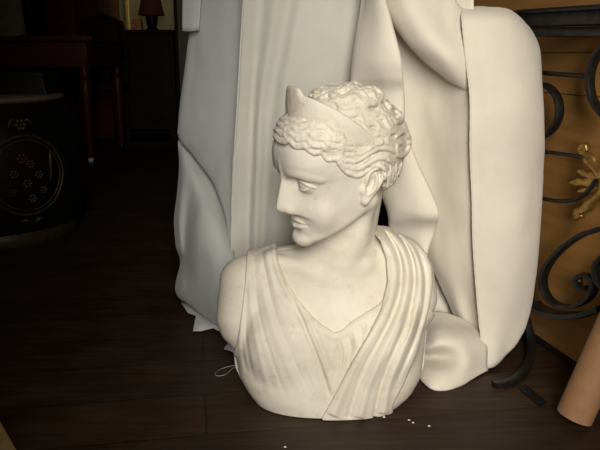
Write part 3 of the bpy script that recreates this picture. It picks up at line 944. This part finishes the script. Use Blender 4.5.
def lathe_bm(bm, prof, seg=32, c=(0, 0, 0), sx=1.0, sy=1.0, axis=None):
    rings = []
    for r, z in prof:
        rings.append([bm.verts.new((c[0] + sx * r * math.cos(2 * PI * k / seg), c[1] + sy * r * math.sin(2 * PI * k / seg), c[2] + z)) for k in range(seg)])
    for a, b in zip(rings, rings[1:]):
        for k in range(seg): bm.faces.new((a[k], a[(k + 1) % seg], b[(k + 1) % seg], b[k]))
    if prof[0][0] > 1e-6: bm.faces.new(rings[0][::-1])
    if prof[-1][0] > 1e-6: bm.faces.new(rings[-1])
    bmesh.ops.remove_doubles(bm, verts=bm.verts, dist=1e-6)
    return bm

def lathe(name, prof, mat, parent=None, seg=32, c=(0, 0, 0), sx=1.0, sy=1.0):
    o = from_bm(name, lathe_bm(bmesh.new(), prof, seg, c, sx, sy), mat, parent, True)
    autosmooth(o, 40)
    return o
# ------------------------------------------------------------------ the room
def structure(o): return tag(o, kind='structure')

structure(box('floor', (-4.2, -1.6, -0.10), (2.4, 7.2, 0.0), M['floor']))
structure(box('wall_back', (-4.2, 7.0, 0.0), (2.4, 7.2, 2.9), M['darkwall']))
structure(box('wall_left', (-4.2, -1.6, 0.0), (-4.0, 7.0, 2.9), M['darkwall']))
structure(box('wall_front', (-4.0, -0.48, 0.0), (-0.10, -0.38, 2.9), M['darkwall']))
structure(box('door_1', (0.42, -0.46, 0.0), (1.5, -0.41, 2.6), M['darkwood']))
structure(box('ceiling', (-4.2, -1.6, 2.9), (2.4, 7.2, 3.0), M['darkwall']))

# boarded partition on the right: runs into the depth, boards lie lengthwise
WA = np.array([0.650, 1.070]); WB = np.array([0.455, 1.870])        # foot line, near end to far end
wd = (WB - WA) / np.linalg.norm(WB - WA); wn = np.array([-wd[1], wd[0]])
if wn[0] > 0: wn = -wn                                                # faces the room
def wall_pt(s, out, z):
    q = WA + wd * s + wn * out
    return (q[0], q[1], z)
WLEN = np.linalg.norm(WB - WA)
def slab(bm, s0, s1, o0, o1, z0, z1, bev=0.0):
    n = len(bm.verts)
    vs = [bm.verts.new(wall_pt(s, o, z)) for z in (z0, z1) for s, o in ((s0, o0), (s1, o0), (s1, o1), (s0, o1))]
    f = [bm.faces.new(vs[3::-1]), bm.faces.new(vs[4:])]
    for k in range(4): f.append(bm.faces.new((vs[k], vs[(k + 1) % 4], vs[4 + (k + 1) % 4], vs[4 + k])))
    if bev: bmesh.ops.bevel(bm, geom=list({e for q in f for e in q.edges}), offset=bev, segments=2, affect='EDGES')
bm = bmesh.new()
zs = [0.0, .57, .656, .80, .98, 1.16]
for z0, z1 in zip(zs, zs[1:]): slab(bm, 0, WLEN, -0.02, 0.0, z0 + .0008, z1 - .0008, .0010)
wr = from_bm('wall_right', bm, M['boards']); structure(wr)
bm = bmesh.new(); slab(bm, 0, WLEN, -0.03, -0.006, 0.0, 1.16)
structure(from_bm('gap_backing_1', bm, M['gap']))  # backing slab added behind the boards so their gaps look dark
bm = bmesh.new(); slab(bm, -.02, WLEN + .02, -0.02, 0.008, 0.0, 0.012, .002)
structure(from_bm('baseboard_right', bm, M['darkwood']))

# ------------------------------------------------------------------ wrought iron railing
IA = np.array([0.450, 1.500]); IB = np.array([0.555, 1.280]); idr = (IB - IA) / np.linalg.norm(IB - IA); inn = np.array([idr[1], -idr[0]])
def I(px, py, off=0.0):
    """the sight line of a pixel met with the upright plane of the railing"""
    d = ray(px, py); a = IA + inn * off
    t = ((a - CAM[:2]) @ inn) / (d[:2] @ inn)
    return CAM + d * t
rail = thing('wrought_iron_railing', 'black wrought iron scrollwork railing with gilt leaves at the right, under the canvas', 'railing', tuple(G(531, 352)))
nz = (inn[0], inn[1], 0)
def ipts(pts, off=0.0, n=8): return [I(x, y, off) for x, y in spline(pts, n)]
def strap(name, pts, wide, thin, off=0.0, mat=None):
    return tube(name, ipts(pts, off), 1.0, mat or M['iron'], rail, 12, (wide, thin, nz))
strap('top_rail', [(522, 20), (530, 19.5), (545, 19), (560, 18.6), (600, 17), (640, 16)], 0.020, 0.0152)
strap('top_moulding', [(522, 12.8), (530, 12), (545, 11), (560, 10), (600, 7.5), (640, 5)], 0.025, 0.0050)
strap('lower_rail', [(526, 32), (540, 32), (560, 32), (600, 32), (640, 31.5)], 0.014, 0.0096)
tube('tie_bar', ipts([(530, 71), (545, 73), (570, 75), (592, 77)]), 0.0046, M['iron'], rail)
strap('scroll', [(538, 84), (549, 87), (558, 99), (559, 116), (552, 130), (542, 136), (533, 131)], 0.010, 0.0050)
strap('scroll', [(612, 38), (599, 52), (591, 70), (590, 88), (595, 104), (606, 117)], 0.010, 0.0058)
tube('tie_bar', ipts([(530, 151), (545, 152), (562, 154), (582, 157)]), 0.0040, M['iron'], rail)
tube('tie_bar', ipts([(530, 194), (543, 198.5), (560, 201), (576, 199), (588, 191), (596, 180)]), 0.0042, M['iron'], rail)
strap('scroll', [(612, 226), (597, 230), (580, 236), (562, 249), (549, 264), (543, 280), (547, 296), (558, 305), (574, 306), (588, 299), (594, 288), (591, 278), (583, 275), (577, 280), (579, 288), (585, 288)], 0.0115, 0.0048)
strap('scroll', [(622, 248), (606, 256), (597, 266), (598, 279), (607, 290)], 0.0115, 0.006)
strap('base_hoop', [(533, 304), (538, 308.5), (550, 313), (568, 315.5), (585, 314), (604, 308)], 0.022, 0.0070)
foot = [P(526, 318, 1.42), P(529, 330, 1.40), P(531.5, 342, 1.375), P(531, 354, 1.335), P(527, 366, 1.292), P(518, 377, 1.245), P(506, 383, 1.222), P(494, 385, 1.214)]
tube('foot', spline(foot, 8), 1.0, M['iron'], rail, 12, (0.010, 0.0055, (1, -.3, 0)))
for q in ((579, 281, .012), (548, 134, .006)):
    p = I(q[0], q[1]); b = bmesh.new(); bmesh.ops.create_icosphere(b, subdivisions=2, radius=q[2] * .6)
    bmesh.ops.translate(b, verts=b.verts, vec=Vector(p)); from_bm('rivet', b, M['iron'], rail, True)
# gilt acanthus leaves
def leaf(pts, widths, name='gilt_leaf', lobes=3.0, thick=.006):
    """a tapering, ribbed, curling leaf along a traced line"""
    c = spline([I(x, y, -0.012) for x, y in pts], 6); n = len(c); w = 1.3 * np.interp(np.linspace(0, 1, n), np.linspace(0, 1, len(widths)), widths)
    bm = bmesh.new(); rings = []; nv = Vector(nz)
    for i in range(n):
        t = Vector(c[min(i + 1, n - 1)] - c[max(i - 1, 0)]).normalized(); b = t.cross(nv).normalized()
        s = 1 + .22 * math.sin(i / n * PI * 2 * lobes)
        ring = []
        for k in range(12):
            a = 2 * PI * k / 12; rr = 1 + .16 * math.cos(3 * a)
            ring.append(bm.verts.new(Vector(c[i]) + b * math.cos(a) * w[i] * s * rr + nv * math.sin(a) * (thick + w[i] * .35) * .8 * rr))
        rings.append(ring)
    for a, b in zip(rings, rings[1:]):
        for k in range(12): bm.faces.new((a[k], a[(k + 1) % 12], b[(k + 1) % 12], b[k]))
    bm.faces.new(rings[0][::-1]); bm.faces.new(rings[-1])
    return from_bm(name, bm, M['gilt'], rail, True)
leaf([(608, 184), (600, 172), (592, 163), (586, 156), (582, 150), (586, 147), (588, 151)], [.010, .010, .009, .007, .008, .007, .003])
leaf([(612, 182), (600, 181), (588, 182), (578, 182.5), (571, 182)], [.011, .010, .0085, .006, .0035])
leaf([(604, 180), (595, 177), (586, 174), (579, 170)], [.006, .0065, .005, .003])
leaf([(604, 184), (596, 187), (587, 190), (579, 191)], [.006, .0065, .005, .003])
leaf([(610, 186), (600, 193), (592, 201), (585, 208), (578, 212), (577, 216), (583, 216)], [.010, .010, .010, .009, .008, .007, .003])
leaf([(618, 258), (607, 264), (597, 271), (589, 274)], [.008, .007, .006, .003])
leaf([(612, 166), (604, 172), (602, 184), (606, 196)], [.010, .012, .012, .008])

# ------------------------------------------------------------------ small things on the right
pl = thing('floor_plate', 'small dark metal plate let into the floorboards in front of the railing', 'plate', tuple(G(533, 396)))
c4 = [G(518.5, 389, .0), G(526.5, 386, .0), G(547, 402.5, .0), G(539, 407, .0)]
bm = bmesh.new(); lo = [bm.verts.new(tuple(p + np.array([0, 0, -.002]))) for p in c4]; hi = [bm.verts.new(tuple(p + np.array([0, 0, .0025]))) for p in c4]
bm.faces.new(lo[::-1]); bm.faces.new(hi)
for k in range(4): bm.faces.new((lo[k], lo[(k + 1) % 4], hi[(k + 1) % 4], hi[k]))
from_bm('plate', bm, M['plate'], pl)
for px, py in ((525, 391), (540, 402)):
    q = G(px, py, .0028); b = bmesh.new(); lathe_bm(b, [(.003, -.001), (.003, .0006), (.002, .0012)], 12, tuple(q)); from_bm('screw', b, M['iron'], pl, True)

def leaning_tube(name, base, tip, r, wall, mat):
    base = Vector(base); tip = Vector(tip); ax = (tip - base).normalized(); L = (tip - base).length
    bm = bmesh.new()
    prof = [(r - wall, 0), (r, 0), (r, L), (r - wall, L), (r - wall, 0)]
    rings = []
    for rr, z in prof[:-1]:
        rings.append([bm.verts.new((rr * math.cos(2 * PI * k / 40), rr * math.sin(2 * PI * k / 40), z)) for k in range(40)])
    for a, b in zip(rings, rings[1:] + rings[:1]):
        for k in range(40): bm.faces.new((a[k], a[(k + 1) % 40], b[(k + 1) % 40], b[k]))
    q = Vector((0, 0, 1)).rotation_difference(ax)
    bmesh.ops.transform(bm, matrix=Matrix.Translation(base) @ q.to_matrix().to_4x4(), verts=bm.verts)
    o = from_bm(name, bm, mat, None, True); autosmooth(o, 40)
    return o
tb = leaning_tube('cardboard_tube', (0.500, 1.083, 0.011), (0.714, 1.105, 0.66), 0.032, 0.003, M['card'])
tag(tb, 'brown cardboard tube leaning against the boards at the lower right', 'tube')
ot = leaning_tube('postal_tube', (0.578, 1.100, 0.009), (0.790, 1.112, 0.60), 0.028, 0.003, M['orange'])
tag(ot, 'orange tube just showing behind the brown cardboard tube at the right edge', 'tube')

# tan board at the lower left corner
A_, B_ = G(-8, 406, .025) * (1, 1, 0), G(28, 469, .025) * (1, 1, 0)
side = (B_ - A_); lf = np.array([-side[1], side[0], 0]); lf /= np.linalg.norm(lf); lf = lf if lf[0] < 0 else -lf
bm = bmesh.new()
vs_ = [bm.verts.new(tuple(p + np.array([0, 0, z]))) for z in (0, .025) for p in (A_, B_, B_ + lf * .2, A_ + lf * .2)]
bm.faces.new(vs_[3::-1]); bm.faces.new(vs_[4:])
for k in range(4): bm.faces.new((vs_[k], vs_[(k + 1) % 4], vs_[4 + (k + 1) % 4], vs_[4 + k]))
bmesh.ops.bevel(bm, geom=list(bm.edges), offset=.003, segments=2, affect='EDGES')
bd = from_bm('wooden_block', bm, M['tan'], None, False)
tag(bd, 'tan wooden block edge at the lower left corner of the photo', 'block')

# thread and crumbs on the floor
th = tube('loose_thread', [G(x, y, .0012) for x, y in spline([(236, 365), (227, 367), (219, 370), (215, 374), (219, 376), (226, 374), (232, 369), (238, 364)], 6)], .0005, M['thread'], None, 5)
tag(th, 'thin loop of grey thread on the floor left of the bust', 'thread')
cl = [(384, 417, 'plaster crumb on the floor nearest the robe hem of the bust'), (409, 420, 'plaster crumb on the floor leftmost of the close pair right of the bust'), (413, 422.5, 'pale plaster crumb in the middle of the scatter right of the bust'),
      (429, 426, 'plaster crumb at the far right end of the scatter on the floorboards'), (285, 447, 'plaster crumb on the floor at the bottom edge below the bust')]
for px, py, lb in cl:
    b = bmesh.new(); bmesh.ops.create_icosphere(b, subdivisions=2, radius=.0018)
    for v in b.verts: v.co *= 1 + .35 * mnoise.noise(v.co * 900 + Vector((px, py, 0))); v.co.z *= .55; v.co.x *= 1.4
    bmesh.ops.translate(b, verts=b.verts, vec=Vector(G(px, py, .0012)))
    tag(from_bm('plaster_crumb', b, M['crumb'], None, True), lb, 'crumb', 'plaster crumbs on the floor')

# ------------------------------------------------------------------ dim furniture at the left
DC = (-1.175, 2.45)
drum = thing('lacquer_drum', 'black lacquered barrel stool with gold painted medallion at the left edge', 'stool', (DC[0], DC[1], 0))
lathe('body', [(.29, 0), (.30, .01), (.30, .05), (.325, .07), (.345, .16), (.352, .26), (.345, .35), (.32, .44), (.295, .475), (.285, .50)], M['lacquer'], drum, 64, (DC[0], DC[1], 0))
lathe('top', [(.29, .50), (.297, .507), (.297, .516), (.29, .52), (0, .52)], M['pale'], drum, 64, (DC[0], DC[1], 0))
lathe('foot_rim', [(.302, 0), (.312, .012), (.312, .04), (.303, .055)], M['gold_paint'], drum, 64, (DC[0], DC[1], 0))
def on_drum(a, z, out=.003):
    r = np.interp(z, [0, .07, .16, .26, .35, .44, .5], [.30, .325, .345, .352, .345, .32, .285]) + out
    return (DC[0] + r * math.sin(a), DC[1] - r * math.cos(a), z)
A0 = math.radians(47)
for rr, wd_ in ((.135, .005), (.120, .003)):
    tube('medallion_ring', [on_drum(A0 + rr / .35 * math.cos(t), .26 + rr * math.sin(t)) for t in np.linspace(0, 2 * PI, 60)], wd_, M['gold_paint'], drum, 8)
rs = random.Random(4)
def blossom(a, z, s, mat, name):
    b = bmesh.new()
    for k in range(6):
        t = k * PI / 3
        p = on_drum(a + s * .9 * math.cos(t) / .35, z + s * .9 * math.sin(t), .002)
        q = bmesh.ops.create_icosphere(b, subdivisions=1, radius=s * .6)
        bmesh.ops.translate(b, verts=q['verts'], vec=Vector(p))
    q = bmesh.ops.create_icosphere(b, subdivisions=1, radius=s * .45); bmesh.ops.translate(b, verts=q['verts'], vec=Vector(on_drum(a, z, .006)))
    from_bm(name, b, mat, drum, True)
for da, z, s, mt in ((-.05, .32, .014, 'red_paint'), (.03, .30, .012, 'red_paint'), (-.14, .27, .012, 'gold_paint'), (.10, .26, .012, 'gold_paint'), (-.02, .235, .013, 'gold_paint'),
                     (-.17, .21, .011, 'red_paint'), (.14, .205, .011, 'gold_paint'), (.02, .18, .012, 'gold_paint'), (0, .43, .016, 'gold_paint')):
    blossom(A0 + da, z, s, M[mt], 'painted_blossom')
for a0, z0, a1, z1 in ((-.13, .425, -.04, .445), (.05, .44, .13, .425), (.22, .22, .26, .34), (-.10, .10, .02, .085), (.03, .085, .15, .10)):
    tube('painted_leaf', [on_drum(A0 + a0 + (a1 - a0) * t, z0 + (z1 - z0) * t + .012 * math.sin(PI * t)) for t in np.linspace(0, 1, 12)], .007 * np.sin(np.linspace(.15, PI - .15, 12)), M['gold_paint'], drum, 8)
bxr = thing('lacquer_box', 'small black lacquer box with sloping sides on top of the barrel stool', 'box', (-1.16, 2.56, .52))
box('body', (-1.36, 2.46, .5205), (-.93, 2.66, .585), M['lacquer'], bxr, .004, (.94, .9))
box('lid', (-1.352, 2.468, .585), (-.938, 2.652, .602), M['lacquer'], bxr, .004, (.97, .95))

TX1 = -1.26
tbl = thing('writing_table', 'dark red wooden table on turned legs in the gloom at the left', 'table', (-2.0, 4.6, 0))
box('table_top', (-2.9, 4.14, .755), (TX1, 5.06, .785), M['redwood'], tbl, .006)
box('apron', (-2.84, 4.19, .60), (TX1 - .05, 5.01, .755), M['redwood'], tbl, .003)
for lx in (-2.80, TX1 - .085):
    for ly in (4.225, 4.975):
        lg = lathe('leg', [(.016, .035), (.020, .06), (.024, .12), (.030, .40), (.036, .50), (.026, .525), (.038, .545), (.030, .57), (.034, .60), (.034, .62)], M['redwood'], tbl, 20, (lx, ly, 0))
        lathe('caster', [(0.002, 0), (.016, .004), (.020, .018), (.014, .034), (.010, .040)], M['caster'] if (lx > -2 and ly < 4.5) else M['iron'], lg, 14, (lx, ly, 0))
# chair and bundled upholstery standing behind the table
ch = thing('side_chair', 'dark framed chair with worn cream upholstery behind the red table', 'chair', (-2.45, 5.45, 0))
box('seat', (-2.72, 5.22, .40), (-2.22, 5.72, .47), M['linen_dim'], ch, .02)
bk = box('backrest', (-2.68, 5.66, .55), (-2.26, 5.72, 1.13), M['linen_dim'], ch, .03, (.9, 1))
for x in (-2.70, -2.24):
    for y, h in ((5.24, .40), (5.70, 1.22)):
        tube('leg', [(x, y, 0), (x, y, h * .5), (x, y + (.04 if h > 1 else 0), h)], .022, M['darkwood'], ch, 10)
tube('arm', [(-2.24, 5.72, .78), (-2.22, 5.5, .82), (-2.22, 5.26, .80), (-2.22, 5.24, .62), (-2.24, 5.24, .40)], .02, M['darkwood'], ch, 10)
tube('arm', [(-2.70, 5.72, .78), (-2.72, 5.5, .82), (-2.72, 5.26, .80), (-2.72, 5.24, .62), (-2.70, 5.24, .40)], .02, M['darkwood'], ch, 10)
cab = thing('tall_cabinet', 'tall dark red wooden cabinet behind the table, left of the gold framed panel', 'cabinet', (-1.72, 5.7, 0))
box('body', (-2.05, 5.56, 0), (-1.56, 5.98, 1.55), M['redwood'], cab, .006)
for x0, x1 in ((-2.03, -1.81), (-1.80, -1.58)):
    d = box('door', (x0, 5.54, .12), (x1, 5.56, 1.48), M['redwood'], cab, .004)
    lathe('knob', [(.004, 0), (.012, .008), (.010, .018), (0, .02)], M['gilt'], d, 12, (x1 - .03 if x0 < -2 else x0 + .03, 5.53, .8))
sb = thing('sideboard', 'black sideboard under the dark red lamp at the far end', 'sideboard', (-1.28, 5.75, 0))
box('body', (-1.53, 5.55, .08), (-1.03, 5.95, .85), M['darkwood'], sb, .005)
box('top', (-1.55, 5.52, .85), (-1.02, 5.97, .88), M['darkwood'], sb, .006)
for x0, x1 in ((-1.51, -1.29), (-1.27, -1.05)):
    d = box('door', (x0, 5.535, .14), (x1, 5.55, .80), M['darkwood'], sb, .003)
    lathe('knob', [(.004, 0), (.011, .008), (0, .016)], M['gilt'], d, 12, (x1 - .03 if x0 < -1.4 else x0 + .03, 5.53, .5))
for x in (-1.50, -1.06):
    for y in (5.58, 5.92): box('leg', (x - .02, y - .02, 0), (x + .02, y + .02, .08), M['darkwood'], sb)
lm = thing('table_lamp', 'table lamp with dark red conical shade and dark vase base on the sideboard', 'lamp', (-1.225, 5.70, .88))
lathe('base', [(.05, .8805), (.055, .89), (.035, .905), (.045, .95), (.05, .99), (.03, 1.02), (.014, 1.04), (.012, 1.10)], M['lacquer'], lm, 24, (-1.225, 5.70, 0))
lathe('lamp_shade', [(.108, 1.00), (.062, 1.20), (.060, 1.20), (.106, 1.002)], M['shade'], lm, 32, (-1.225, 5.70, 0))
ab = box('amber_box', (-1.385, 5.64, .8805), (-1.30, 5.72, .975), M['amber'], None, .006, (.8, .8))
tag(ab, 'small amber coloured box left of the lamp on the sideboard', 'box')
# gold framed pale panel on the wall behind
gp = thing('framed_panel', 'pale panel with a bright gold frame strip on the far wall behind the lamp', 'picture', (-1.35, 6.1, .5))
box('panel', (-1.66, 6.10, .5), (-1.10, 6.12, 1.7), M['olive'], gp)
box('frame_strip', (-1.535, 6.075, .5), (-1.502, 6.10, 1.7), M['goldframe'], gp, .004)
box('frame_strip', (-1.095, 6.075, .5), (-1.06, 6.11, 1.7), M['darkwood'], gp, .004)
box('frame_strip', (-1.70, 6.075, .5), (-1.665, 6.11, 1.7), M['darkwood'], gp, .004)
box('stand', (-1.70, 6.08, 0), (-1.06, 6.12, .5), M['darkwood'], gp, .004)
bc = thing('balloon_back_chair', 'dark chair with rounded back in front of the gold frame strip', 'chair', (-1.55, 5.25, 0))
box('seat', (-1.75, 5.05, .42), (-1.37, 5.42, .47), M['darkwood'], bc, .015)
tube('backrest', [(-1.72, 5.42, .47), (-1.73, 5.44, .75), (-1.70, 5.45, .92), (-1.56, 5.46, 1.00), (-1.42, 5.45, .92), (-1.39, 5.44, .75), (-1.40, 5.42, .47)], .028, M['darkwood'], bc, 10)
box('back_panel', (-1.70, 5.43, .60), (-1.42, 5.46, .95), M['darkwood'], bc, .01, (.8, 1))
for x in (-1.72, -1.40):
    for y in (5.08, 5.40): tube('leg', [(x, y, 0), (x, y, .42)], .018, M['darkwood'], bc, 8)

dr = thing('folding_screen', 'dim grey upright screen panel in dark frame left of the hanging sheet', 'screen', (-.97, 5.6, 0))
box('panel', (-1.00, 5.60, .05), (-.86, 5.615, 1.6), M['plaster'], dr)
for x in (-1.02, -.86): box('upright', (x, 5.59, 0), (x + .025, 5.63, 1.62), M['darkwood'], dr, .003)

# ------------------------------------------------------------------ light
def area(name, loc, target, size, power, col, spread=None, size_y=None):
    l = bpy.data.lights.new(name, 'AREA'); l.energy = power; l.color = col; l.size = size
    if size_y: l.shape = 'RECTANGLE'; l.size_y = size_y
    if spread: l.spread = math.radians(spread)
    o = bpy.data.objects.new(name, l); COL.objects.link(o); o.location = loc
    o.rotation_euler = (Vector(target) - Vector(loc)).to_track_quat('-Z', 'Y').to_euler()
    return o
area('doorway_daylight', (0.12, -1.55, 1.80), (0.16, 1.25, 0.34), 0.9, 22, (1.0, .92, .80), 80, 1.8)
area('low_front_fill', (0.05, -1.40, 0.80), (0.08, 1.3, 0.35), 0.5, 4.6, (1.0, .96, .90), 80)  # fill lamp added low in front to lift the shade under the brow
area('sky_daylight', (-0.04, -1.30, 1.40), (-0.25, 1.5, 0.35), 0.4, 2.4, (.45, .70, 1.0), 80)
area('far_room_light', (-1.25, 5.9, 2.3), (-1.4, 6.05, 1.0), 0.3, .9, (1.0, .85, .5), 60)
w = bpy.data.worlds.new('world'); SC.world = w; w.use_nodes = True
w.node_tree.nodes['Background'].inputs[0].default_value = (.5, .55, .6, 1)
w.node_tree.nodes['Background'].inputs[1].default_value = 0.012

vs = SC.view_settings
vs.view_transform = 'Standard'; vs.look = 'None'; vs.exposure = 0.0; vs.gamma = 1.0; vs.use_curve_mapping = False
